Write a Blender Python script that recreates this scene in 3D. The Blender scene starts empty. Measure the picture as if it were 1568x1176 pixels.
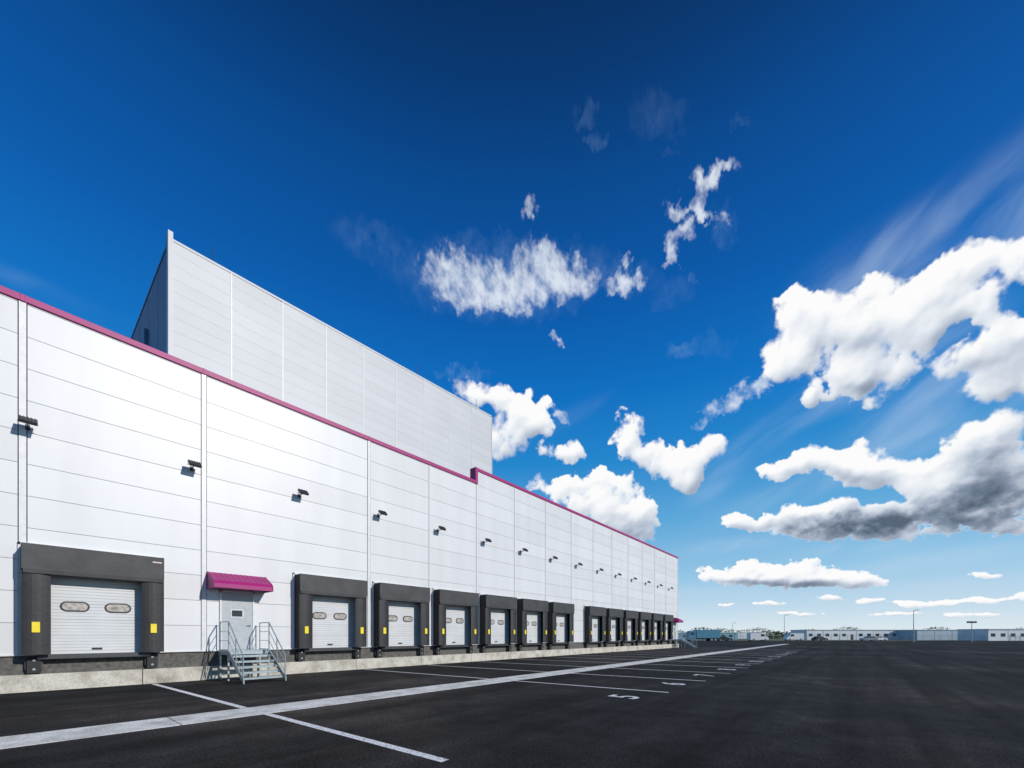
import bpy, math, random
import numpy as np
from mathutils import Vector, Matrix
random.seed(7)
F=630.0; W=1568.0; HX=784.0; HY=973.0; CAMH=1.7
TH=math.atan(524/F); S=math.sin(TH); C=math.cos(TH)
scene=bpy.context.scene
def P(px,depth):
    lat=(px-HX)*depth/F
    return (lat*C-depth*S, lat*S+depth*C)

# ---------------------------------------------------------------- materials
def newmat(name):
    m=bpy.data.materials.new(name); m.use_nodes=True
    nt=m.node_tree; b=nt.nodes['Principled BSDF']
    return m,nt,b
def N(nt,t,**k):
    n=nt.nodes.new(t)
    for a,v in k.items(): setattr(n,a,v)
    return n
def simple(name,col,rough=.5,metal=0,var=.08,scale=6,bump=0,bscale=60,island=0,streak=0):
    m,nt,b=newmat(name)
    b.inputs['Roughness'].default_value=rough; b.inputs['Metallic'].default_value=metal
    g=N(nt,'ShaderNodeNewGeometry'); no=N(nt,'ShaderNodeTexNoise')
    no.inputs['Scale'].default_value=scale; no.inputs['Detail'].default_value=5
    if streak:
        mp=N(nt,'ShaderNodeMapping'); mp.inputs['Scale'].default_value=(1,1,streak); nt.links.new(g.outputs['Position'],mp.inputs[0]); nt.links.new(mp.outputs[0],no.inputs['Vector'])
    else: nt.links.new(g.outputs['Position'],no.inputs['Vector'])
    mr=N(nt,'ShaderNodeMapRange'); mr.inputs[1].default_value=.3; mr.inputs[2].default_value=.7
    mr.inputs[3].default_value=1-var; mr.inputs[4].default_value=1+var
    nt.links.new(no.outputs['Fac'],mr.inputs[0])
    out=mr.outputs[0]
    if island:
        m2=N(nt,'ShaderNodeMapRange'); m2.inputs[3].default_value=1-island; m2.inputs[4].default_value=1+island*.3
        nt.links.new(g.outputs['Random Per Island'],m2.inputs[0])
        mm=N(nt,'ShaderNodeMath',operation='MULTIPLY'); nt.links.new(out,mm.inputs[0]); nt.links.new(m2.outputs[0],mm.inputs[1]); out=mm.outputs[0]
    vm=N(nt,'ShaderNodeVectorMath',operation='SCALE'); vm.inputs[0].default_value=col[:3]
    nt.links.new(out,vm.inputs['Scale']); nt.links.new(vm.outputs[0],b.inputs['Base Color'])
    if bump:
        n2=N(nt,'ShaderNodeTexNoise'); n2.inputs['Scale'].default_value=bscale; n2.inputs['Detail'].default_value=4
        nt.links.new(g.outputs['Position'],n2.inputs['Vector'])
        bp=N(nt,'ShaderNodeBump'); bp.inputs['Strength'].default_value=bump; bp.inputs['Distance'].default_value=.02
        nt.links.new(n2.outputs['Fac'],bp.inputs['Height']); nt.links.new(bp.outputs[0],b.inputs['Normal'])
    return m
M={}
M['panel']=simple('white_sandwich_panel',(.685,.69,.70),.42,0,.035,1.2,0,0,.06,.12)
M['panel_hi']=simple('pale_grey_panel',(.545,.555,.575),.5,0,.03,.3,0,0,.05)
M['panel_end']=simple('shaded_end_panel',(.05,.13,.25),.5,0,.05,.3,0,0,.08)  # end wall: its dark blue shade is put into the base colour
M['gap']=simple('dark_joint',(.15,.155,.17),.8)
M['trimw']=simple('white_trim',(.68,.68,.69),.4)
M['magenta']=simple('magenta_trim',(.34,.006,.15),.5,0,.08,2)
M['band']=simple('dark_render',(.12,.115,.105),.9,0,.35,9,.6,120)
M['roof']=simple('roof_membrane',(.3,.3,.3),.8)
M['rub1']=simple('shelter_head_rubber',(.045,.046,.048),.6,0,.25,2,.25,8)
M['rub2']=simple('shelter_side_rubber',(.021,.021,.023),.55,0,.25,2,.25,8)
M['bump']=simple('bumper_rubber',(.012,.012,.013),.6)
M['yellow']=simple('yellow_marker',(.85,.66,.02),.5)
M['door']=simple('sectional_door_white',(.62,.63,.64),.4,0,.05,1.5)
M['pdoor']=simple('personnel_door_grey',(.42,.45,.47),.4)
M['black']=simple('black_plastic',(.015,.015,.017),.4)
M['glassw']=simple('door_window_glass',(.42,.38,.35),.1,0,.45,9)
M['galv']=simple('galvanised_steel',(.36,.42,.45),.4,.4,.15,12)
M['steel_d']=simple('dark_steel',(.06,.06,.065),.45,.3)
M['lampglass']=simple('lamp_glass',(.35,.38,.42),.1)
M['red']=simple('red_label',(.6,.3,.28),.5)
M['glass']=simple('dark_glass',(.03,.04,.05),.08)

def concrete(name,col):
    m,nt,b=newmat(name); b.inputs['Roughness'].default_value=.85
    g=N(nt,'ShaderNodeNewGeometry')
    a=N(nt,'ShaderNodeTexNoise'); a.inputs['Scale'].default_value=1.7; a.inputs['Detail'].default_value=9; a.inputs['Roughness'].default_value=.65
    nt.links.new(g.outputs['Position'],a.inputs['Vector'])
    f=N(nt,'ShaderNodeTexNoise'); f.inputs['Scale'].default_value=30; f.inputs['Detail'].default_value=4
    nt.links.new(g.outputs['Position'],f.inputs['Vector'])
    r=N(nt,'ShaderNodeValToRGB'); e=r.color_ramp.elements
    e[0].position=.32; e[0].color=(col[0]*.55,col[1]*.53,col[2]*.49,1); e[1].position=.58; e[1].color=(*col,1)
    nt.links.new(a.outputs['Fac'],r.inputs[0])
    mr=N(nt,'ShaderNodeMapRange'); mr.inputs[1].default_value=.3; mr.inputs[2].default_value=.7; mr.inputs[3].default_value=.7; mr.inputs[4].default_value=1.15
    nt.links.new(f.outputs['Fac'],mr.inputs[0])
    vm=N(nt,'ShaderNodeVectorMath',operation='SCALE'); nt.links.new(r.outputs[0],vm.inputs[0]); nt.links.new(mr.outputs[0],vm.inputs['Scale'])
    nt.links.new(vm.outputs[0],b.inputs['Base Color'])
    bp=N(nt,'ShaderNodeBump'); bp.inputs['Strength'].default_value=.3; bp.inputs['Distance'].default_value=.01
    nt.links.new(f.outputs['Fac'],bp.inputs['Height']); nt.links.new(bp.outputs[0],b.inputs['Normal'])
    return m
M['plinth']=concrete('plinth_concrete',(.64,.60,.52))
M['strip']=concrete('gutter_concrete',(.84,.83,.80))

def paint():
    m,nt,b=newmat('worn_white_paint'); b.inputs['Roughness'].default_value=.7
    g=N(nt,'ShaderNodeNewGeometry'); a=N(nt,'ShaderNodeTexNoise'); a.inputs['Scale'].default_value=22; a.inputs['Detail'].default_value=7; a.inputs['Roughness'].default_value=.7
    nt.links.new(g.outputs['Position'],a.inputs['Vector'])
    r=N(nt,'ShaderNodeValToRGB'); e=r.color_ramp.elements
    e[0].position=.37; e[0].color=(.10,.10,.10,1); e[1].position=.48; e[1].color=(.85,.85,.85,1)
    nt.links.new(a.outputs['Fac'],r.inputs[0]); nt.links.new(r.outputs[0],b.inputs['Base Color'])
    return m
M['paint']=paint()

def asphalt():
    m,nt,b=newmat('asphalt'); L=nt.links.new
    g=N(nt,'ShaderNodeNewGeometry')
    def noise(sc,det,ro,vec=None):
        n=N(nt,'ShaderNodeTexNoise'); n.inputs['Scale'].default_value=sc; n.inputs['Detail'].default_value=det; n.inputs['Roughness'].default_value=ro
        L(vec or g.outputs['Position'],n.inputs['Vector']); return n
    big=noise(.09,5,.6); med=noise(.9,8,.75); fine=noise(26,4,.85)
    mp=N(nt,'ShaderNodeMapping'); mp.inputs['Scale'].default_value=(.9,.035,1); mp.inputs['Rotation'].default_value=(0,0,.1)
    L(g.outputs['Position'],mp.inputs[0]); tr=noise(1.0,5,.6,mp.outputs[0])
    def mr(src,a,bb,lo,hi):
        n=N(nt,'ShaderNodeMapRange'); n.inputs[1].default_value=a; n.inputs[2].default_value=bb; n.inputs[3].default_value=lo; n.inputs[4].default_value=hi
        L(src,n.inputs[0]); return n.outputs[0]
    def mul(a,c):
        n=N(nt,'ShaderNodeMath',operation='MULTIPLY'); L(a,n.inputs[0]); L(c,n.inputs[1]); return n.outputs[0]
    v=mul(mul(mul(mr(big.outputs['Fac'],.35,.7,.7,1.7),mr(med.outputs['Fac'],.32,.68,.5,1.55)),mr(fine.outputs['Fac'],.36,.66,.1,2.3)),mr(tr.outputs['Fac'],.38,.62,.65,1.4))
    mx=N(nt,'ShaderNodeMix',data_type='RGBA'); mx.inputs[6].default_value=(.0175,.0175,.0182,1); mx.inputs[7].default_value=(.040,.033,.028,1)
    L(mr(big.outputs['Fac'],.5,.7,0,.8),mx.inputs[0])
    vm=N(nt,'ShaderNodeVectorMath',operation='SCALE'); L(mx.outputs[2],vm.inputs[0]); L(v,vm.inputs['Scale']); L(vm.outputs[0],b.inputs['Base Color'])
    b.inputs['Roughness'].default_value=.9; b.inputs['Specular IOR Level'].default_value=.1
    bp=N(nt,'ShaderNodeBump'); bp.inputs['Strength'].default_value=.8; bp.inputs['Distance'].default_value=.018
    L(fine.outputs['Fac'],bp.inputs['Height']); L(bp.outputs[0],b.inputs['Normal'])
    return m
M['asphalt']=asphalt()
M['grass']=simple('dry_grass',(.12,.13,.045),.95,0,.4,.15)
M['foliage']=simple('foliage',(.075,.13,.04),.95,0,.45,.6)
M['carw']=simple('white_car_paint',(.75,.75,.75),.25)
M['card']=simple('dark_car_paint',(.03,.035,.045),.25)
M['cars']=simple('silver_car_paint',(.3,.32,.34),.25,.3)
M['blue']=simple('teal_blue_paint',(.08,.24,.34),.4)
M['tyre']=simple('tyre',(.015,.015,.015),.8)
M['bwhite']=simple('pale_cladding',(.72,.74,.76),.5,0,.08,.3)
M['bblue']=simple('blue_grey_cladding',(.40,.49,.55),.5,0,.08,.3)
M['bteal']=simple('teal_cladding',(.18,.40,.46),.5,0,.08,.3)

# ---------------------------------------------------------------- mesh builder
class MB:
    def __init__(s): s.v=[];s.f=[];s.m=[];s.names=[]
    def mi(s,n):
        if n not in s.names: s.names.append(n)
        return s.names.index(n)
    def box(s,x0,x1,y0,y1,z0,z1,m,R=None,T=None):
        pts=[(x,y,z) for x in(x0,x1) for y in(y0,y1) for z in(z0,z1)]
        s.hull8(pts,m,R,T)
    def hull8(s,pts,m,R=None,T=None):
        b=len(s.v)
        for p in pts:
            p=Vector(p)
            if R is not None: p=R@p
            if T is not None: p=p+Vector(T)
            s.v.append(tuple(p))
        for q in((0,1,3,2),(4,6,7,5),(0,4,5,1),(2,3,7,6),(0,2,6,4),(1,5,7,3)):
            s.f.append([b+i for i in q]); s.m.append(s.mi(m))
    def prism(s,prof,axis,a0,a1,m):
        def mk(p,a): return {'y':(p[0],a,p[1]),'x':(a,p[0],p[1]),'z':(p[0],p[1],a)}[axis]
        b=len(s.v);n=len(prof)
        s.v+= [mk(p,a0) for p in prof]+[mk(p,a1) for p in prof]
        k=s.mi(m)
        s.f.append(list(range(b,b+n)));s.m.append(k)
        s.f.append(list(range(b+2*n-1,b+n-1,-1)));s.m.append(k)
        for i in range(n):
            j=(i+1)%n; s.f.append([b+i,b+n+i,b+n+j,b+j]);s.m.append(k)
    def cyl(s,p0,p1,r,m,n=10,r1=None):
        p0=Vector(p0);p1=Vector(p1);d=(p1-p0).normalized(); q=d.to_track_quat('Z','Y')
        r1=r if r1 is None else r1
        b=len(s.v);k=s.mi(m)
        for c,rr in((p0,r),(p1,r1)):
            for i in range(n):
                a=2*math.pi*i/n; s.v.append(tuple(c+q@Vector((rr*math.cos(a),rr*math.sin(a),0))))
        for i in range(n):
            j=(i+1)%n; s.f.append([b+i,b+j,b+n+j,b+n+i]);s.m.append(k)
        s.f.append([b+i for i in range(n)][::-1]);s.m.append(k); s.f.append([b+n+i for i in range(n)]);s.m.append(k)
    def mesh(s,name):
        me=bpy.data.meshes.new(name); me.from_pydata(s.v,[],s.f)
        for n in s.names: me.materials.append(M[n])
        me.polygons.foreach_set('material_index',s.m)
        import bmesh
        bm=bmesh.new(); bm.from_mesh(me); bmesh.ops.recalc_face_normals(bm,faces=bm.faces); bm.to_mesh(me); bm.free()
        return me
    def obj(s,name,parent=None,bevel=0,loc=(0,0,0),rot=0):
        return mkobj(name,s.mesh(name),parent,bevel,loc,rot)
def mkobj(name,me,parent=None,bevel=0,loc=(0,0,0),rot=0):
    o=bpy.data.objects.new(name,me); scene.collection.objects.link(o)
    o.location=loc; o.rotation_euler=(0,0,rot)
    if parent: o.parent=parent
    if bevel:
        b=o.modifiers.new('bevel','BEVEL'); b.width=bevel; b.segments=2; b.limit_method='ANGLE'; b.angle_limit=math.radians(40)
    return o
def empty(name,loc=(0,0,0)):
    e=bpy.data.objects.new(name,None); scene.collection.objects.link(e); e.location=loc; e.empty_display_size=.5; return e

D=19.2
# ---------------------------------------------------------------- ground
def sheet(name,pts,z,mat,parent=None):
    me=bpy.data.meshes.new(name); me.from_pydata([(p[0],p[1],z) for p in pts],[],[list(range(len(pts)))]); me.materials.append(M[mat])
    if me.polygons[0].normal.z<0: me.flip_normals()
    return mkobj(name,me,parent)
sheet('grass_field',[(-2500,-2500),(2500,-2500),(2500,2500),(-2500,2500)],-.03,'grass')
sheet('asphalt_yard',[(-60,-60),(200,-60),(197,326),P(1038,134),(-60,130)],0,'asphalt')
g=MB(); y=-30
while y<95:
    g.box(-10.95,-9.80,y,y+3.98,-.05,.006,'strip'); y+=4.0
g.obj('concrete_drain_strip')
mk=MB()
def line(xa,ya,xb,yb,w=.13,z=.004):
    d=Vector((xb-xa,yb-ya,0)).normalized(); n=Vector((-d.y,d.x,0))*w/2
    b=len(mk.v)
    for p in((xa,ya,n),(xb,yb,n),(xb,yb,-n),(xa,ya,-n)):
        mk.v.append((p[0]+p[2].x,p[1]+p[2].y,z))
    mk.f.append([b,b+3,b+2,b+1]); mk.m.append(mk.mi('paint'))
def split(y0,y1,w=.13):
    f=lambda X:y0+(y1-y0)*(X+18.8)/(18.8-4.25)
    line(-18.8,f(-18.8),-10.99,f(-10.99),w); line(-9.76,f(-9.76),-4.25,f(-4.25),w)
split(3.05,3.7,.15)
split(-4.8,-4.2,.15)
yy=12.4
while yy<62:
    split(yy-1.3,yy,.12); yy+=3.97
marks=mk.obj('parking_bay_lines')
for i in range(11):
    cu=bpy.data.curves.new('bay_number','FONT'); cu.body=str(5+i); cu.size=1.15; cu.align_x='CENTER'; cu.align_y='CENTER'; cu.offset=.02
    tmp=bpy.data.objects.new('tmp',cu); scene.collection.objects.link(tmp)
    dg=bpy.context.evaluated_depsgraph_get(); me=bpy.data.meshes.new_from_object(tmp.evaluated_get(dg)); bpy.data.objects.remove(tmp)
    me.materials.clear(); me.materials.append(M['paint'])
    mkobj('bay_number',me,marks,0,(-4.85,10.75+3.97*i,.005),math.radians(90))

# ---------------------------------------------------------------- main warehouse
wh=empty('warehouse',(-D,0,0))
def par(o):
    o.parent=wh; o.matrix_parent_inverse=Matrix.Translation((D,0,0)); return o
STEP=19.44; TOP1=11.92; TOP2=12.78; YE=59.8
joints=[-27.9,-23.9,-19.9,-15.9,-11.9,-7.9,-3.9,.1,4.58,11.57,15.5,19.44]
j=19.44
while j+3.95<57: j+=3.95; joints.append(j)
joints.append(YE)
pb=MB(); tr=MB()
for a,b in zip(joints[:-1],joints[1:]):
    top=(TOP1 if a<STEP-.1 else TOP2)-.15
    ga=.095 if a<12 else .06; gb=.095 if b<12 else .06
    z=1.12
    while z<top-.05:
        z1=min(z+.96,top)
        pb.box(-D-.1,-D,a+ga,b-gb,z,z1-.011,'panel'); z+=.96
for a in joints[:-1]:
    w=.075 if a<12 else .045
    top=(TOP1 if a<STEP-.1 else TOP2)-.15
    tr.box(-D-.08,-D+.022,a-w,a+w,1.12,top,'trimw')
tr.box(-D-.1,-D+.03,YE-.06,YE+.04,1.12,TOP2-.15,'trimw')
par(pb.obj('wall_panels',None,.005)); par(tr.obj('joint_covers',None,.004))
bk=MB()
bk.box(-D-.4,-D-.095,-30,STEP,0,TOP1-.1,'gap'); bk.box(-D-.4,-D-.095,STEP,YE,0,TOP2-.1,'gap')
bk.box(-95,-D-.4,YE-.3,YE,0,TOP2-.1,'panel_hi')
bk.box(-95,-D-.4,-30,-29.7,0,TOP1-.1,'panel_hi')
bk.box(-95,-D-.4,-29.7,STEP,11.2,11.4,'roof'); bk.box(-95,-D-.4,STEP,YE-.3,11.9,12.1,'roof')
bk.box(-D-.4,-D-.05,-30,YE,.1,1.1,'band')
par(bk.obj('wall_core_and_roof'))
pl=MB(); y=-29.2
while y<YE:
    y1=min(y+4.0,YE+.05); pl.prism([(-D-.3,-.1),(-D+.14,-.1),(-D+.14,.50),(-D+.12,.52),(-D-.3,.52)],'y',y,y1-.02,'plinth'); y+=4.0
par(pl.obj('concrete_plinth',None,.008))
fl=MB(); fl.box(-D-.05,-D+.045,-30,YE+.05,1.085,1.125,'trimw'); par(fl.obj('base_flashing',None,.004))
cp=MB()
cp.box(-D-.45,-D+.06,-30,STEP-.02,TOP1-.20,TOP1,'magenta')
cp.box(-D-.45,-D+.06,STEP,YE+.1,TOP2-.20,TOP2,'magenta')
cp.box(-D-.46,-D+.07,STEP-.17,STEP+.05,TOP1-.22,TOP2+.01,'magenta')
for jy in joints[1:-1]:
    t=TOP1 if jy<STEP-.1 else TOP2
    if abs(jy-STEP)>.1: cp.box(-D-.455,-D+.066,jy-.05,jy+.05,t-.205,t+.006,'magenta')
par(cp.obj('magenta_parapet_cap',None,.01))

# --- dock shelter and door mesh (origin on wall plane, x outwards)
sh=MB(); w=1.6; d=.6; zt=4.40; zb=1.13
for sgn in(-1,1):
    a,b=sorted((sgn*w,sgn*(w-.05))); sh.box(0,d-.05,a,b,zb,zt,'rub2')
    for k in range(6):
        a,b=sorted((sgn*(w+.018),sgn*(w-.02))); sh.box(.06+k*.09,.10+k*.09,a,b,zb,zt-.02,'rub2')
    a,b=sorted((sgn*(w+.075),sgn*(w+.02))); sh.box(.0,.07,a,b,zb,zt+.10,'trimw')
    n=6
    for k in range(n):
        y0=w-.01-.56*k/n; y1=w-.01-.56*(k+1)/n
        x0=d-.05+.05*math.sin(math.pi*k/n)-.03*k/n; x1=d-.05+.05*math.sin(math.pi*(k+1)/n)-.03*(k+1)/n
        pts=[(x0-.02,sgn*y0,zb),(x0-.02,sgn*y0,3.70),(x1-.02,sgn*y1,zb),(x1-.02,sgn*y1,3.70),(x0,sgn*y0,zb),(x0,sgn*y0,3.70),(x1,sgn*y1,zb),(x1,sgn*y1,3.70)]
        sh.hull8(pts,'rub2')
    a,b=sorted((sgn*1.41,sgn*1.25)); sh.box(d-.03,d+.02,a,b,1.79,2.1,'yellow')
    a,b=sorted((sgn*1.50,sgn*1.22)); sh.box(-.05,.20,a,b,.56,1.07,'bump'); sh.box(-.05,.10,a-.04,b+.04,.66,.98,'steel_d')
    for zz in(.68,.95): sh.cyl((.19,(a+b)/2,zz),(.215,(a+b)/2,zz),.035,'galv',8)
sh.box(0,d-.02,-w,w,zt-.04,zt,'rub2')
sh.box(0,.07,-w-.075,w+.075,zt+.02,zt+.10,'trimw')
sh.box(d-.03,d+.03,-w-.01,w+.01,3.66,zt+.005,'rub1')
sh.prism([(d-.03,3.66),(d+.03,3.66),(d+.02,3.54),(d-.01,3.54)],'y',-w+.02,w-.02,'rub1')
sh_me=sh.mesh('dock_shelter')
dr=MB()
prof=[(.01,zb-.02)]; z=zb-.02
k=0
while z<4.1:
    big=(k%5==0)
    prof+=[(.05,z+ (.016 if big else .008)),(.05,z+.085)]
    prof.append((.038 if not big else .028,z+.093)); z+=.1;k+=1
prof+=[(.01,z)]
dr.prism(prof,'y',-1.38,1.38,'door')
for sgn in(-1,1):
    a,b=sorted((sgn*1.38,sgn*1.46)); dr.box(0,.09,a,b,zb,4.1,'steel_d')
    def oval(cx,cz,rw,rh,xx0,xx1,m):
        pr=[]
        for i in range(24):
            t=2*math.pi*i/24; pr.append((cx+(rw-rh)*(1 if math.cos(t)>0 else -1)+rh*math.cos(t), cz+rh*math.sin(t)))
        dr.prism(pr,'x',xx0,xx1,m)
    oval(sgn*.5,2.62,.33,.165,.03,.066,'black'); oval(sgn*.5,2.62,.285,.12,.03,.070,'glassw')
dr.box(.05,.075,-.12,.12,1.24,1.3,'black')
dr.box(-.1,.30,-1.3,1.3,.98,1.12,'steel_d')
dr_me=dr.mesh('sectional_door')
docks=[1.68]+[9.5+3.93*i for i in range(6)]+[35.1+3.88*i for i in range(6)]+[-6.2]
for y in docks:
    par(mkobj('dock_shelter',sh_me,None,0,(-D,y,0))); par(mkobj('sectional_dock_door',dr_me,None,0,(-D,y,0)))
lb=MB(); lb.box(.58,.636,1.30,1.54,4.22,4.245,'trimw'); lb.box(.58,.634,1.30,1.54,4.20,4.22,'red'); par(lb.obj('dock_label',None,0,(-D,1.68,0)))

# --- flood lights
fm=MB()
fm.box(0,.03,-.05,.05,-.09,.09,'steel_d'); fm.cyl((.02,0,0),(.34,0,.02),.014,'steel_d',8); fm.cyl((.02,.0,-.07),(.3,0,.0),.008,'steel_d',6)
R=Matrix.Rotation(math.radians(38),3,'Y')
fm.box(-.15,.15,-.19,.19,-.04,.04,'steel_d',R,(.44,0,.07)); fm.box(-.13,.13,-.17,.17,-.06,-.041,'lampglass',R,(.44,0,.07))
for k in range(5): fm.box(-.12,.1,-.16+k*.075,-.145+k*.075,.04,.075,'steel_d',R,(.44,0,.07))
fm.cyl((.33,-.21,.03),(.33,.21,.03),.012,'steel_d',6)
f_me=fm.mesh('wall_floodlight')
for i in range(16):
    par(mkobj('wall_floodlight',f_me,None,0,(-D,-3.9+4.0*i+ (0.1 if i<3 else 0),7.98)))

# --- personnel door + canopy + staircase
def entrance(y0):
    m=MB(); a=y0+.03;b=y0+1.25
    m.box(0,.06,a,a+.07,1.13,3.5,'trimw'); m.box(0,.06,b-.07,b,1.13,3.5,'trimw'); m.box(0,.06,a,b,3.43,3.5,'trimw')
    m.box(0,.035,a+.07,b-.07,1.13,3.43,'pdoor'); m.box(.036,.05,a+.37,b-.40,2.42,2.75,'trimw'); m.box(.045,.056,a+.41,b-.44,2.46,2.71,'glass')
    m.cyl((.03,b-.16,2.1),(.09,b-.16,2.1),.02,'steel_d',8); m.cyl((.09,b-.16,2.1),(.09,b-.30,2.1),.012,'steel_d',8); m.box(.03,.042,b-.2,b-.12,1.98,2.18,'galv')
    par(m.obj('personnel_door',None,.004,(-D,0,0)))
    c=MB(); a=y0-.35;b=y0+1.62
    prof=[(0,4.15),(.10,4.15),(.82,3.78),(.92,3.66),(.92,3.50),(.86,3.50),(.86,3.62),(0,3.76)]
    c.prism(prof,'y',a,b,'magenta')
    for e in(a-.03,b): c.prism([(0,4.165),(.10,4.165),(.84,3.79),(.935,3.67),(.935,3.49),(0,3.49)],'y',e,e+.03,'magenta')
    k=a+.18
    while k<b-.05: c.prism([(.09,4.152),(.80,3.788),(.80,3.80),(.10,4.165)],'y',k,k+.012,'magenta'); k+=.18
    par(c.obj('door_canopy',None,.006,(-D,0,0)))
    st=empty('metal_staircase',(-D,y0,0)); s=MB(); w=1.38; px=1.25; run=1.5; zp=1.14
    s.box(.15,px,0,w,zp-.04,zp,'galv'); s.box(.15,px+.02,-.03,0,zp-.18,zp+.03,'galv'); s.box(.15,px+.02,w,w+.03,zp-.18,zp+.03,'galv'); s.box(px-.02,px+.02,0,w,zp-.16,zp-.045,'galv')
    for yy in(.0,w): 
        s.box(px-.08,px-.02,yy-.03,yy+.03,0,zp-.16,'galv'); s.box(.22,.28,yy-.03,yy+.03,0,zp-.16,'galv')
    s.box(.24,px-.05,-.012,.012,.35,.40,'galv')
    n=6
    for i in range(1,n):
        xz=px+.02+run*(i-.5)/n; z=zp-zp*i/n
        s.box(xz-.0,xz+.26,.03,w-.03,z-.03,z,'galv'); s.box(xz+.235,xz+.262,.03,w-.03,z-.07,z+.002,'galv')
    for yy in(0,w):
        s.hull8([(px+.0,yy-.02,zp-.24),(px+.0,yy-.02,zp+.0),(px+.0,yy+.02,zp-.24),(px+.0,yy+.02,zp+.0),(px+run+.1,yy-.02,0),(px+run+.1,yy-.02,.16),(px+run+.1,yy+.02,0),(px+run+.1,yy+.02,.16)],'galv')
        r=.021; H=1.08
        for X in(.25,px-.02): s.cyl((X,yy,zp-.1),(X,yy,zp+H),r,'galv')
        xe=px+run+.02
        s.cyl((xe,yy,0.02),(xe,yy,.98),r,'galv'); xm=(px+xe)/2; s.cyl((xm,yy,zp/2-.05),(xm,yy,zp/2+H-.05),r*.8,'galv')
        s.cyl((.25,yy,zp+H),(px-.02,yy,zp+H),r,'galv'); s.cyl((px-.02,yy,zp+H),(xe,yy,.98),r,'galv')
        for hh in(.36,.72):
            s.cyl((.25,yy,zp+hh),(px-.02,yy,zp+hh),r*.6,'galv',8); s.cyl((px-.02,yy,zp+hh),(xe,yy,hh-.02),r*.6,'galv',8)
    s.obj('stair_frame',st,.003)
entrance(5.05)
entrance(57.6)

# ---------------------------------------------------------------- high bay building
hb=empty('high_bay_building',(-40,7.4,0))
def parh(o):
    o.parent=hb; o.matrix_parent_inverse=Matrix.Translation((40,-7.4,0)); return o
HY0=7.42; HY1=43.55; ZA=31.9; ZB=33.15; HX1=-78
ztop=lambda y: ZA+(ZB-ZA)*(y-HY0)/(HY1-HY0)
hp=MB(); n=9; bw=(HY1-HY0)/n
for i in range(n):
    a=HY0+i*bw; b=a+bw; ga=.045
    z=10.0
    while z<ZB:
        z1=z+.99
        ta=min(z1,ztop(a)-.05); tb=min(z1,ztop(b)-.05)
        if ta>z+.05 and tb>z+.05:
            hp.hull8([(-40.1,a+ga,z),(-40.1,a+ga,ta),(-40.1,b-ga,z),(-40.1,b-ga,tb),(-40,a+ga,z),(-40,a+ga,ta),(-40,b-ga,z),(-40,b-ga,tb)],'panel_hi')
        z+=1.0
    hp.box(-40.1,-39.975,a-.04,a+.04,10,ztop(a)-.05,'trimw')
x=-40.2; 
while x>HX1:
    z=10.0
    while z<ZA-.1:
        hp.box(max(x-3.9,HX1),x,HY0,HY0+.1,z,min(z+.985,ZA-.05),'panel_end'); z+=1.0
    x-=4.0
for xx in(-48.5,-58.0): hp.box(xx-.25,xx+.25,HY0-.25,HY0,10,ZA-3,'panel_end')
parh(hp.obj('wall_panels'))
hc=MB()
hc.hull8([(HX1,HY0+.09,9),(HX1,HY0+.09,ZA-.1),(HX1,HY1,9),(HX1,HY1,ZB-.1),(-40.09,HY0+.09,9),(-40.09,HY0+.09,ZA-.1),(-40.09,HY1,9),(-40.09,HY1,ZB-.1)],'bblue')
hc.hull8([(-40.3,HY0,ZA-.12),(-40.3,HY0,ZA+.06),(-40.3,HY1,ZB-.12),(-40.3,HY1,ZB+.06),(-39.96,HY0,ZA-.12),(-39.96,HY0,ZA+.06),(-39.96,HY1,ZB-.12),(-39.96,HY1,ZB+.06)],'panel_hi')
hc.box(-40.4,-39.93,HY0-.12,HY0+.18,9,ZA+.55,'panel_hi')
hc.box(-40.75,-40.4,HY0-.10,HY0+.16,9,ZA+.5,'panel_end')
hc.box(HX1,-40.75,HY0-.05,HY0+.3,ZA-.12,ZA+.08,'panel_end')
hc.box(-40.2,-39.96,HY1-.1,HY1+.05,9,ZB+.04,'panel_hi')
for yy in(10.3,31,41): hc.cyl((-40.6,yy,ztop(yy)-.1),(-40.6,yy,ztop(yy)+1.7),.025,'steel_d',6)
for zz in(21.5,24.5,27.5): hc.box(-52.2,-52,HY0-.5,HY0,zz,zz+.12,'steel_d')
hc.box(-52.3,-51.9,HY0-.5,HY0-.42,14,29.5,'steel_d')
parh(hc.obj('core_trim_and_rods'))

# ---------------------------------------------------------------- distant things
def place(px,depth): x,y=P(px,depth); return (x,y,0)
def low_building(name,pxa,pxb,depth,h,mat,wins=True,wh_=1.0,depthb=None):
    a=Vector(place(pxa,depth)); b=Vector(place(pxb,depthb or depth)); L=(b-a).length; ang=math.atan2(b.y-a.y,b.x-a.x)
    m=MB(); m.box(0,L,0,9,0,h,mat); m.box(-.2,L+.2,-.25,9.2,h,h+.22,'trimw')
    x=1.0; i=0
    while wins and x<L-2:
        if i%7==5:
            m.box(x,x+1.0,-.05,0.02,0,2.1,'steel_d')
        else:
            m.box(x-.06,x+1.36,-.05,.02,h*.38-.06,h*.38+wh_+.06,'trimw'); m.box(x,x+1.3,-.09,.0,h*.38,h*.38+wh_,'glass')
        x+=3.2; i+=1
    x=0
    while x<L:
        m.box(x,x+.06,-.03,.01,0,h,'steel_d'); x+=6.4
    o=m.obj('walls_and_roof',None,0); e=empty(name,tuple(a)); e.rotation_euler=(0,0,ang); o.parent=e
low_building('site_office_building',1235,1402,158,3.7,'bwhite')
low_building('storage_shed',1404,1508,150,3.6,'bblue',False)
low_building('gatehouse_building',1513,1760,132,3.6,'bwhite')
low_building('container_building',1030,1130,170,2.8,'bteal',True)
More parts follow.
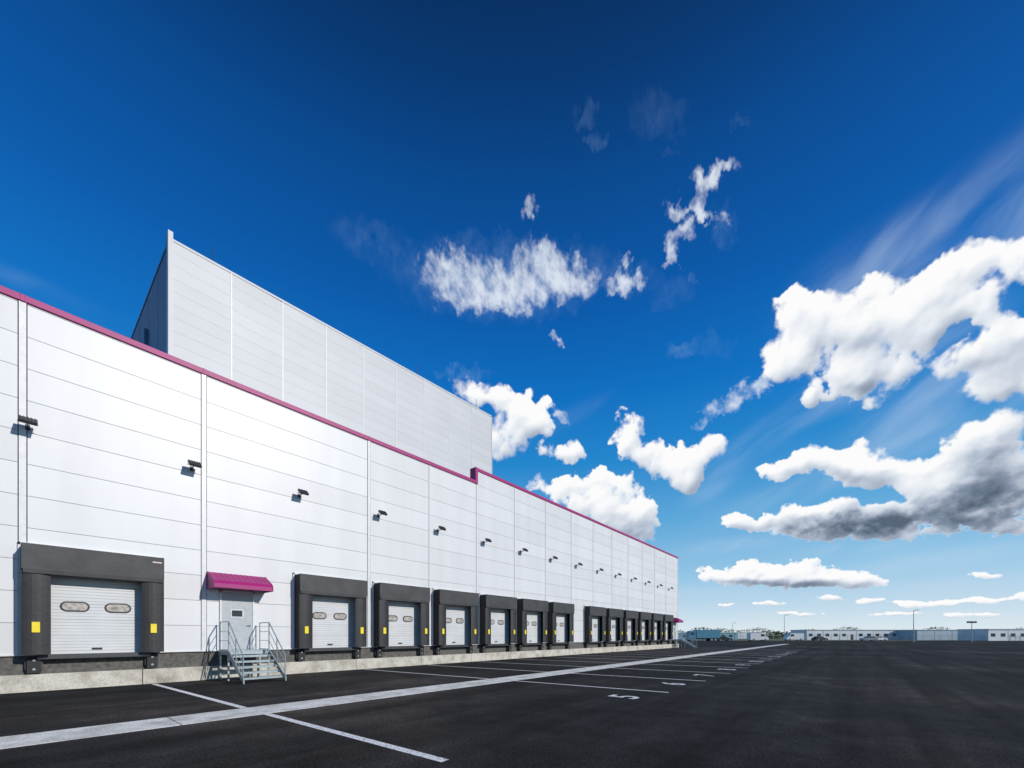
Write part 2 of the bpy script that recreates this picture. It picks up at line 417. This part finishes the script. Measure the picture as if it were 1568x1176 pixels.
low_building('long_storage_building',1096,1170,215,3.2,'bwhite',False)

def fence(name,pxa,pxb,depth,depthb=None,h=1.9):
    a=Vector(place(pxa,depth)); b=Vector(place(pxb,depthb or depth)); m=MB(); L=(b-a).length; d=(b-a)/L
    n=int(L/2.5)
    for i in range(n+1):
        p=a+d*(i*2.5); m.cyl(p,p+Vector((0,0,h)),.04,'galv',6)
    for z in(.12,.5,.9,1.3,1.7,h-.05): m.cyl(a+Vector((0,0,z)),b+Vector((0,0,z)),.018,'galv',4)
    m.obj(name)
fence('wire_fence',1236,1800,140,126)
fence('wire_fence',1000,1236,146,140)
def bank(name,pxa,pxb,depth,h,seed):
    rnd=random.Random(seed); a=Vector(place(pxa,depth)); b=Vector(place(pxb,depth)); m=MB(); L=(b-a).length; d=(b-a)/L; nrm=Vector((-d.y,d.x,0))
    for i in range(int(L*30)):
        t=rnd.random()*L; hh=h*(.65+.35*math.sin(t*.13+seed)*math.sin(t*.047+1))+.5
        c=a+d*t+nrm*rnd.uniform(-3,3)+Vector((0,0,rnd.random()*hh)); s=rnd.uniform(.3,.8)
        vs=[c+Vector((rnd.uniform(-s,s),rnd.uniform(-s,s),rnd.uniform(-s,s)*.7)) for _ in range(4)]
        k=len(m.v); m.v+=[tuple(v) for v in vs]; m.f+=[[k,k+1,k+2],[k,k+2,k+3],[k,k+1,k+3]]; m.m+=[m.mi('foliage')]*3
    m.obj(name)
bank('distant_shrub_belt',1060,1245,225,5.6,1)
bank('distant_tree_line',1040,1800,330,8.5,3)

def lamp(px,depth,h,name='street_lamp',dish=False):
    x,y,_=place(px,depth); m=MB()
    m.cyl((0,0,0),(0,0,h),.11,'galv',8,.06); m.cyl((0,0,0),(0,0,.5),.16,'galv',8)
    if dish:
        m.cyl((-.9,0,h),(.9,0,h),.05,'galv',6)
        for xx in(-.75,0,.75): m.box(xx-.3,xx+.3,-.15,.15,h-.12,h+.35,'steel_d')
    else:
        m.cyl((0,0,h-.05),(.7,0,h+.12),.05,'galv',6); m.box(.5,1.15,-.13,.13,h+.06,h+.2,'galv')
    m.obj(name,None,0,(x,y,0),.5)
lamp(1122,150,6.2); lamp(1201,136,8.3); lamp(1399,107,8.2); lamp(1488,112,5.2,'floodlight_mast',True)

def car(name,px,depth,mat,kind,ang):
    x,y,_=place(px,depth); e=empty(name,(x,y,0)); e.rotation_euler=(0,0,ang); m=MB()
    if kind=='car':
        L=4.4;w=.88
        body=[(-2.2,.28),(-2.2,.75),(-2.05,.92),(-1.25,.98),(1.0,.98),(1.95,.85),(2.2,.68),(2.22,.3)]
        cab=[(-1.75,.95),(-1.15,1.42),(.3,1.46),(1.15,.95)]; gl=[(-1.5,.98),(-1.05,1.36),(.25,1.39),(.95,.98)]
        wx=(-1.35,1.35); wr=.33
    elif kind=='van':
        w=.98; body=[(-2.7,.35),(-2.7,2.2),(-2.55,2.4),(1.2,2.42),(1.45,2.3),(2.1,1.35),(2.7,1.1),(2.8,.4)]; cab=None
        gl=[(.45,1.4),(.45,2.1),(1.3,2.1),(1.85,1.4)]; wx=(-1.7,1.85); wr=.36
    else:
        w=1.2; body=[(2.3,.5),(2.3,3.0),(3.7,3.0),(4.2,1.9),(4.3,.5)]; cab=None; gl=[(2.7,1.8),(2.7,2.6),(3.6,2.6),(3.9,1.8)]; wx=(-3.3,-2.2,3.3); wr=.5
        m.prism([(-4.6,1.0),(-4.6,3.3),(2.1,3.3),(2.1,1.0)],'y',-1.22,1.22,mat); m.box(-4.5,4.1,-.8,.8,.6,.95,'steel_d')
    m.prism(body,'y',-w,w,mat)
    if cab: m.prism(cab,'y',-w+.14,w-.14,mat); m.prism(gl,'y',-w+.12,w-.12,'glass'); m.box(-.45,-.38,-w+.11,w-.11,.97,1.4,mat)
    else: m.prism(gl,'y',-w-.01,w+.01,'glass')
    for xx in wx:
        for s in(-1,1): m.cyl((xx,s*(w-.2),wr),(xx,s*(w+.02),wr),wr,'tyre',16); m.cyl((xx,s*(w+.02),wr),(xx,s*(w+.03),wr),wr*.55,'galv',10)
    m.box(body[-1][0]-.06,body[-1][0]+.03,-w+.1,-w+.35,.62,.78,'trimw'); m.box(body[-1][0]-.06,body[-1][0]+.03,w-.35,w-.1,.62,.78,'trimw')
    m.obj('body_and_wheels',e,.04)
AX=math.atan2(S,C)
car('parked_van',1160,125,'carw','van',AX); car('parked_van',1215,132,'carw','van',AX+math.pi)
car('parked_car',1255,128,'card','car',AX+.2); car('parked_car',1330,126,'cars','car',AX+math.pi); car('parked_car',1345,131,'carw','car',AX)
car('parked_truck',1075,118,'blue','truck',AX+math.pi); car('parked_car',1108,122,'card','car',AX)

# ---------------------------------------------------------------- camera
cd=bpy.data.cameras.new('camera'); cam=bpy.data.objects.new('camera',cd); scene.collection.objects.link(cam); scene.camera=cam
cam.location=(0,0,CAMH); cam.rotation_euler=(math.radians(90),0,TH)
cd.sensor_width=36; cd.lens=F/W*36; cd.shift_y=(HY-588)/W; cd.clip_end=6000; cd.clip_start=.05

# ---------------------------------------------------------------- light
sun_el=math.radians(25); sun_az=math.radians(76)   # clockwise from +Y
sd=Vector((math.sin(sun_az)*math.cos(sun_el),math.cos(sun_az)*math.cos(sun_el),math.sin(sun_el)))
ld=bpy.data.lights.new('sun','SUN'); ld.energy=3.4; ld.angle=math.radians(.6); ld.color=(1,.955,.89)
lo=bpy.data.objects.new('sun',ld); scene.collection.objects.link(lo); lo.rotation_euler=sd.to_track_quat('Z','Y').to_euler(); lo.location=(50,0,60)

# ---------------------------------------------------------------- sky
w=bpy.data.worlds.new('World'); scene.world=w; w.use_nodes=True; nt=w.node_tree; nt.nodes.clear(); L=nt.links.new
def azel(px,py):
    u=px-HX; v=HY-py; return math.atan2(u,F), math.atan2(v,math.hypot(F,u))
def blob_params(px,py,rx,ry,rot):
    c=azel(px,py); e=2.0
    J=np.array([[ (azel(px+e,py)[0]-azel(px-e,py)[0])/(2*e), (azel(px,py-e)[0]-azel(px,py+e)[0])/(2*e)],
                [ (azel(px+e,py)[1]-azel(px-e,py)[1])/(2*e), (azel(px,py-e)[1]-azel(px,py+e)[1])/(2*e)]])
    a=math.radians(rot); E=np.array([[math.cos(a),-math.sin(a)],[math.sin(a),math.cos(a)]])@np.diag([rx,ry])
    U,Sg,_=np.linalg.svd(J@E); return c,Sg,math.atan2(U[1,0],U[0,0])
cumulus=[ # centre, radii, rotation ccw, weight
 (1500,415,72,38,15,1),(1555,395,48,34,10,1),(1430,455,70,46,22,1.1),(1345,478,88,52,8,1.2),(1275,490,74,46,0,1.2),(1222,480,40,32,0,1),(1205,545,40,38,0,1),
 (1270,550,64,46,0,1.1),(1320,588,50,42,0,1),(1375,540,52,36,30,1),(1400,500,44,34,0,1),(1455,430,38,30,0,.8),(1245,610,22,15,0,.8),(1510,466,24,32,0,.9),
 (1545,520,68,38,25,1),(1480,555,52,26,15,1),(1560,570,60,40,0,1),(1520,592,50,22,10,.7),
 (1565,640,44,26,0,1),(1510,668,70,26,15,1),(1285,705,80,22,0,1.2),(1200,718,50,12,0,1),(1340,725,70,24,0,1.2),(1395,738,38,20,0,1),
 (1480,715,64,30,10,1),(1470,755,84,24,5,1.1),(1385,783,95,20,0,1.1),(1265,795,88,22,0,1.1),(1320,815,110,14,0,1.1),(1500,785,84,24,10,1.1),(1560,725,54,48,0,1.2),(1545,808,50,14,0,.9),(1225,812,50,11,0,.9),(1290,775,26,12,0,.8),
 (958,658,27,25,0,1.1),(985,690,42,26,-20,1.2),(1020,714,42,22,-20,1.1),(1058,712,28,28,0,1.1),(1095,685,34,21,0,1.1),(1050,742,22,13,0,.9),
 (800,640,45,36,0,1.2),(750,605,55,18,-15,1),(765,680,40,25,0,1),(830,655,20,15,0,.9),(835,683,12,8,20,.6),(780,610,22,14,0,.6),
 (872,693,25,15,10,1.3),(885,682,11,8,0,.8),
 (905,760,50,36,0,1.2),(950,780,50,38,0,1.2),(850,745,38,17,0,1.1),(985,790,24,20,0,1),(960,812,45,18,0,1),(930,735,28,14,0,.8),
 (1130,796,26,14,-8,1.4),(1160,803,22,9,0,1),
 (1110,882,45,12,-8,1.1),(1190,882,75,18,0,1.3),(1260,886,75,14,0,1.2),(1320,892,36,9,0,1),(1150,868,26,9,0,.9),(1230,868,34,9,0,.9),
 (1505,880,26,5,0,1),(1270,917,22,4,0,.9),(1330,921,30,4,0,.9),(1400,926,40,6,0,1),(1450,924,26,5,0,.8),(1500,920,26,6,0,1),(1555,915,30,6,0,.8),(1180,925,26,4,0,.7),(1370,940,40,3,0,.7),(1110,925,22,3,0,.7),
 (1220,940,40,3,0,.6),(1480,942,46,4,0,.7),
]
wisps=[
 (700,425,55,42,-10,1.0),(770,445,60,30,0,1.1),(830,408,44,34,0,1.3),(878,432,34,30,0,1.2),(730,462,36,16,0,.8),(690,400,30,14,0,.8),(845,385,22,16,0,.8),(800,450,50,25,0,.8),
 (1095,262,36,12,15,1.2),(1085,285,11,20,0,1.1),(1072,305,12,24,0,1.0),(1045,318,26,13,0,1.2),(1075,325,20,10,-20,1.1),(1102,338,14,12,0,.9),(1042,352,22,12,20,1.2),(1030,388,10,22,0,1.2),(1055,365,16,7,30,.8),
 (962,432,32,15,12,1.4),(962,397,8,10,0,.8),(810,320,15,14,0,1.0),(852,515,12,8,0,1.3),(862,527,8,5,0,.9),
 (835,690,14,7,0,.9),(1110,620,60,14,35,.9),(1170,585,50,12,38,.9),(860,640,22,7,0,.6),(720,590,40,10,-25,.8)]
faint=[(912,215,9,16,0,.22),(897,178,14,8,20,.12),(1020,238,14,7,10,.12),(1130,190,14,7,10,.1),(565,365,44,24,-20,.12),(1010,175,34,26,0,.1),(1040,535,16,8,0,.3),(1060,422,9,7,0,.3),(710,572,34,8,0,.3),(1090,530,26,14,0,.1),(1110,345,14,26,0,.15),(770,430,125,48,0,.3),(1030,450,26,16,20,.1),(960,425,40,22,0,.15)]
cirrus=[(1450,370,360,110,32,.6),(1560,290,260,120,40,.5),(1300,430,230,80,35,.6),(1450,640,320,80,22,1.0),(1200,650,200,40,32,.7),(1380,560,260,100,25,.8),
 (1150,830,200,22,8,.8),(1420,860,280,30,8,.8),(1300,840,190,22,6,.7),(1090,740,90,40,40,.6),(60,440,190,24,-22,.3),(1100,905,170,16,0,.8),(1420,900,280,20,4,.9),(870,640,110,24,30,.4),(1200,760,220,40,20,.7)]

AZR=75.0; E0=-2.0; E1=70.0; RES=.06
nx=int(2*AZR/RES); ny=int((E1-E0)/RES)
AZ,EL=np.meshgrid(np.linspace(-AZR,AZR,nx,dtype=np.float32),np.linspace(E0,E1,ny,dtype=np.float32))
rng=np.random.RandomState(11)
def perlin(x,y,seed):
    r=np.random.RandomState(seed); ang=r.rand(256,256).astype(np.float32)*2*np.pi; gx=np.cos(ang); gy=np.sin(ang)
    xi=np.floor(x).astype(np.int32); yi=np.floor(y).astype(np.int32); fx=x-xi; fy=y-yi
    def gd(i,j):
        a=(xi+i)&255; b=(yi+j)&255; return gx[b,a]*(fx-i)+gy[b,a]*(fy-j)
    u=fx*fx*fx*(fx*(fx*6-15)+10); v=fy*fy*fy*(fy*(fy*6-15)+10)
    n0=gd(0,0)*(1-u)+gd(1,0)*u; n1=gd(0,1)*(1-u)+gd(1,1)*u
    return n0*(1-v)+n1*v
def fbm(x,y,f,o,gain,seed):
    s=0;a=1
    for i in range(o):
        t=.6+1.1*i; c_,s_=math.cos(t)*f,math.sin(t)*f
        s=s+a*perlin(x*c_+y*s_+13.7*i+.37,-x*s_+y*c_+7.3*i+.71,seed+i); a*=gain; f*=2.03
    return s
def worley(x,y,seed):
    r=np.random.RandomState(seed); px_=r.rand(256,256).astype(np.float32); py_=r.rand(256,256).astype(np.float32)
    xi=np.floor(x).astype(np.int32); yi=np.floor(y).astype(np.int32); fx=x-xi; fy=y-yi; best=np.full(x.shape,9,np.float32)
    for i in(-1,0,1):
        for j in(-1,0,1):
            a=(xi+i)&255; b=(yi+j)&255; dd=(px_[b,a]+i-fx)**2+(py_[b,a]+j-fy)**2; best=np.minimum(best,dd)
    return best
def billow(x,y,f,o,gain,seed):
    s=0;a=1
    for i in range(o):
        t=.4+.9*i; c_,s_=math.cos(t)*f,math.sin(t)*f
        s=s+a*(1-worley(x*c_+y*s_+3.1*i,-x*s_+y*c_+5.7*i,seed+i)); a*=gain; f*=2.1
    return s
def norm(a): return (a-a.mean())/a.std()
def ss(x,a,b):
    t=np.clip((x-a)/(b-a),0,1); return t*t*(3-2*t)
def masks(blobs,rs,wx,wy,extra=(),p=2):
    Mk=np.zeros_like(AZ); items=[]
    for(px,py,rx,ry,rot,wt) in blobs:
        c,Sg,a=blob_params(px,py,rx*rs,ry*rs,rot); items.append((math.degrees(c[0]),math.degrees(c[1]),math.degrees(Sg[0]),math.degrees(Sg[1]),a,wt))
    items+=list(extra)
    for(ca,ce,r0,r1,a,wt) in items:
        R_=max(r0,r1)+3; i0=int(max(0,(ca-R_+AZR)/RES)); i1=int(min(nx,(ca+R_+AZR)/RES)); j0=int(max(0,(ce-R_-E0)/RES)); j1=int(min(ny,(ce+R_-E0)/RES))
        if i1<=i0 or j1<=j0: continue
        X=wx[j0:j1,i0:i1]-ca; Y=wy[j0:j1,i0:i1]-ce; ca_,sa_=math.cos(a),math.sin(a)
        u=(X*ca_+Y*sa_)/r0; v=(-X*sa_+Y*ca_)/r1; r2=u*u+v*v
        Mk[j0:j1,i0:i1]+=wt*np.clip(1-r2,0,1)**p
    return Mk
hs=np.clip(EL/14,.15,1)
wx=AZ+hs*1.1*fbm(AZ,EL,.35,4,.55,50); wy=EL+hs*1.0*fbm(AZ,EL,.35,4,.55,60)
extra=[]
for i in range(26):
    a_=rng.choice([-1,1])*rng.uniform(58,74); e_=rng.uniform(6,34); s_=rng.uniform(2,5)
    for k in range(4): extra.append((a_+rng.uniform(-3,3),e_+rng.uniform(-1,1),s_*rng.uniform(.6,1.2),s_*rng.uniform(.3,.6),rng.uniform(-.3,.3),1.0))
Mc=masks(cumulus,1.42,wx,wy,extra)
Mc=1.25*(1-np.exp(-Mc/1.0))
qx=AZ+.5*fbm(AZ,EL,.7,4,.55,80); qy=EL+.5*fbm(AZ,EL,.7,4,.55,90)
nh=norm(.55*norm(billow(qx,qy,.30,4,.5,100))+.6*norm(fbm(AZ,EL,.36,9,.56,120)))
nl=norm(.5*norm(billow(qx,qy*1.5,.8,3,.5,140))+.65*norm(fbm(AZ,EL*1.5,.9,8,.58,160)))
bl=ss(EL,7,17); nz=nh*bl+nl*(1-bl)
Fc=Mc-.22+.155*nz*ss(Mc,0,.16)
ew=.20+.40*ss(fbm(AZ,EL,.16,4,.5,180),-.3,.4)
ew=ew*bl+.22*(1-bl)
ac=ss(Fc/ew,0,1)
def blur(a,r):
    a=a.astype(np.float32)
    for _ in range(2):
        for ax in(0,1):
            c=np.cumsum(np.pad(a,[(r+1,r) if ax==q else (0,0) for q in(0,1)],mode='edge'),axis=ax,dtype=np.float64)
            n_=a.shape[ax]; a=((np.take(c,range(2*r+1,2*r+1+n_),axis=ax)-np.take(c,range(0,n_),axis=ax))/(2*r+1)).astype(np.float32)
    return a
h=np.sqrt(np.clip(Fc,0,1.3))
hs_=blur(h,3)+.07*blur(nz*ac,3)
dy,dx=np.gradient(hs_,RES)
hl=blur(h,11); dyl,dxl=np.gradient(hl,RES)
K=.36; sx=-(K*dx+1.4*dxl); sy=-(K*dy+1.4*dyl); iv=1/np.sqrt(sx*sx+sy*sy+1)
lx,ly,lz=-.36,.62,.70
lam=np.clip((sx*lx+sy*ly+lz)*iv,0,1)
occ=np.zeros_like(h)
for k in range(1,13):
    st=k*8; occ+=np.roll(np.roll(hl,-int(st*.85),axis=0),int(st*.4),axis=1)
occ/=12
soft=fbm(AZ,EL*1.4,.22,5,.55,400)
shade=.27+.48*lam/.85+.40*np.exp(-1.0*occ)+.10*(1-ac)+.10*(hs_-hl)+.10*soft*ac
for(px,py,rx,ry,rot,amt) in((1440,790,230,40,4,.7),(1250,806,130,24,0,.55),(1530,730,110,50,0,.5),(1530,560,80,36,0,.25),(1480,690,90,20,10,.3),(1190,897,150,12,0,.45),(960,815,80,24,0,.25),(1340,605,70,26,0,.25),(1290,730,110,14,0,.25),(1300,520,70,20,10,.12),(790,690,60,16,0,.12)):
    c,Sg,a=blob_params(px,py,rx,ry,rot); X=wx-math.degrees(c[0]); Y=wy-math.degrees(c[1]); u=(X*math.cos(a)+Y*math.sin(a))/math.degrees(Sg[0]); v=(-X*math.sin(a)+Y*math.cos(a))/math.degrees(Sg[1])
    shade-=amt*np.clip(1-(u*u+v*v)*.7,0,1)**1.3*ss(ac*hl,.15,.75)*np.clip(.85+.9*soft+.12*nz,.1,1.3)
shade=np.clip(shade,0,1)
def lin(c): return tuple(((x/255+.055)/1.055)**2.4 if x>10 else x/255/12.92 for x in c)
st_=[0,.3,.55,.75,.9,1]; cols=[lin(c) for c in((88,102,122),(130,144,164),(184,195,211),(220,227,236),(241,244,248),(252,252,252))]
cc=np.stack([np.interp(shade,st_,[c[i] for c in cols]) for i in range(3)],-1)
wwx=AZ+1.0*hs*fbm(AZ,EL,.5,6,.6,200); wwy=EL+1.0*hs*fbm(AZ,EL,.5,6,.6,220)
Mw=masks(wisps,1.6,wwx,wwy); Mw=1.2*(1-np.exp(-Mw))
Fw=Mw-.20+.16*norm(fbm(AZ+.3*EL,EL,.5,8,.6,240))*ss(Mw,0,.25)
aw=.90*ss(Fw,0,1.1)
Mf=masks(faint,1.5,wwx,wwy,(),1); af=.5*np.clip(Mf*(.8+.3*norm(fbm(AZ,EL,.6,6,.6,260))),0,1)
Ms=masks(cirrus,1.0,AZ,EL,(),2)
ca_,sa_=math.cos(math.radians(27)),math.sin(math.radians(27))
U=AZ*ca_+EL*sa_; V=-AZ*sa_+EL*ca_; V=V+1.8*fbm(U*.25,V*.5,.25,4,.5,300)
ns=norm(fbm(U*.22,V,.32,6,.5,320)); asr=.42*ss(Ms*(.55+.15*ns),0.0,1.0)
cw=np.array(lin((226,234,245))); cz=np.array(lin((196,218,240))); cf=np.array(lin((150,190,228)))
rgb=np.empty((ny,nx,3)); rgb[:]=cz; A=asr.copy()
def over(rgb,A,c,a):
    no=a+A*(1-a); rgb=(c*a[...,None]+rgb*(A*(1-a))[...,None])/np.maximum(no,1e-5)[...,None]; return rgb,no
rgb,A=over(rgb,A,cf,af); rgb,A=over(rgb,A,cw,aw); rgb,A=over(rgb,A,cc,ac)
fade=ss(AZR-np.abs(AZ),0,6)*ss(E1-EL,0,5); A=A*fade
img=bpy.data.images.new('cloud_map',nx,ny,alpha=True,float_buffer=True); img.colorspace_settings.name='Non-Color'; img.alpha_mode='CHANNEL_PACKED'
buf=np.ones((ny,nx,4),np.float32); buf[...,:3]=rgb; buf[...,3]=A; img.pixels.foreach_set(buf.ravel()); img.update(); img.pack()

tc=N(nt,'ShaderNodeTexCoord')
def dot(v):
    n=N(nt,'ShaderNodeVectorMath',operation='DOT_PRODUCT'); L(tc.outputs['Generated'],n.inputs[0]); n.inputs[1].default_value=v; return n.outputs['Value']
def m_(op,a,b=None,clamp=False):
    n=N(nt,'ShaderNodeMath',operation=op,use_clamp=clamp)
    for i,s in enumerate((a,b)):
        if s is None: continue
        if isinstance(s,(int,float)): n.inputs[i].default_value=s
        else: L(s,n.inputs[i])
    return n.outputs[0]
az=m_('ARCTAN2',dot((C,S,0)),dot((-S,C,0))); zz=dot((0,0,1)); el=m_('ARCSINE',zz)
def mapr(v,a,b):
    n=N(nt,'ShaderNodeMapRange',clamp=False); n.inputs[1].default_value=a; n.inputs[2].default_value=b; L(v,n.inputs[0]); return n.outputs[0]
cb=N(nt,'ShaderNodeCombineXYZ'); L(mapr(az,-math.radians(AZR),math.radians(AZR)),cb.inputs[0]); L(mapr(el,math.radians(E0),math.radians(E1)),cb.inputs[1])
ti=N(nt,'ShaderNodeTexImage',extension='CLIP',interpolation='Linear'); ti.image=img; L(cb.outputs[0],ti.inputs['Vector'])
def ramp(fac,stops):
    r=N(nt,'ShaderNodeValToRGB'); e=r.color_ramp.elements
    while len(e)<len(stops): e.new(.5)
    for el_,(p,c) in zip(e,stops): el_.position=p; el_.color=(*c,1)
    L(fac,r.inputs[0]); return r.outputs[0]
skyr=ramp(zz,[(0,lin((226,237,243))),(.05,lin((198,222,239))),(.13,lin((150,200,232))),(.25,lin((94,170,221))),(.38,lin((32,136,208))),(.50,lin((4,112,196))),(.62,lin((0,90,172))),(.73,lin((0,74,147))),(.80,lin((0,56,116))),(.86,lin((0,40,88)))])
sky=N(nt,'ShaderNodeTexSky',sky_type='NISHITA'); sky.sun_disc=False; sky.sun_elevation=sun_el; sky.sun_rotation=sun_az; sky.ozone_density=3; sky.air_density=1.0; sky.dust_density=.5
def vscale(c,k):
    n=N(nt,'ShaderNodeVectorMath',operation='SCALE'); L(c,n.inputs[0])
    if isinstance(k,(int,float)): n.inputs['Scale'].default_value=k
    else: L(k,n.inputs['Scale'])
    return n.outputs[0]
def mix(f,a,b):
    n=N(nt,'ShaderNodeMix',data_type='RGBA')
    if isinstance(f,(int,float)): n.inputs[0].default_value=f
    else: L(f,n.inputs[0])
    L(a,n.inputs[6]); L(b,n.inputs[7]); return n.outputs[2]
base=mix(.94,sky.outputs[0],vscale(skyr,10))
k=mix(ti.outputs['Alpha'],base,vscale(ti.outputs['Color'],10))
bg=N(nt,'ShaderNodeBackground'); bg.inputs['Strength'].default_value=.1; L(k,bg.inputs['Color'])
out=N(nt,'ShaderNodeOutputWorld'); L(bg.outputs[0],out.inputs['Surface'])
w.cycles.sampling_method='MANUAL'; w.cycles.sample_map_resolution=512
scene.view_settings.view_transform='Standard'; scene.view_settings.look='None'; scene.view_settings.exposure=0
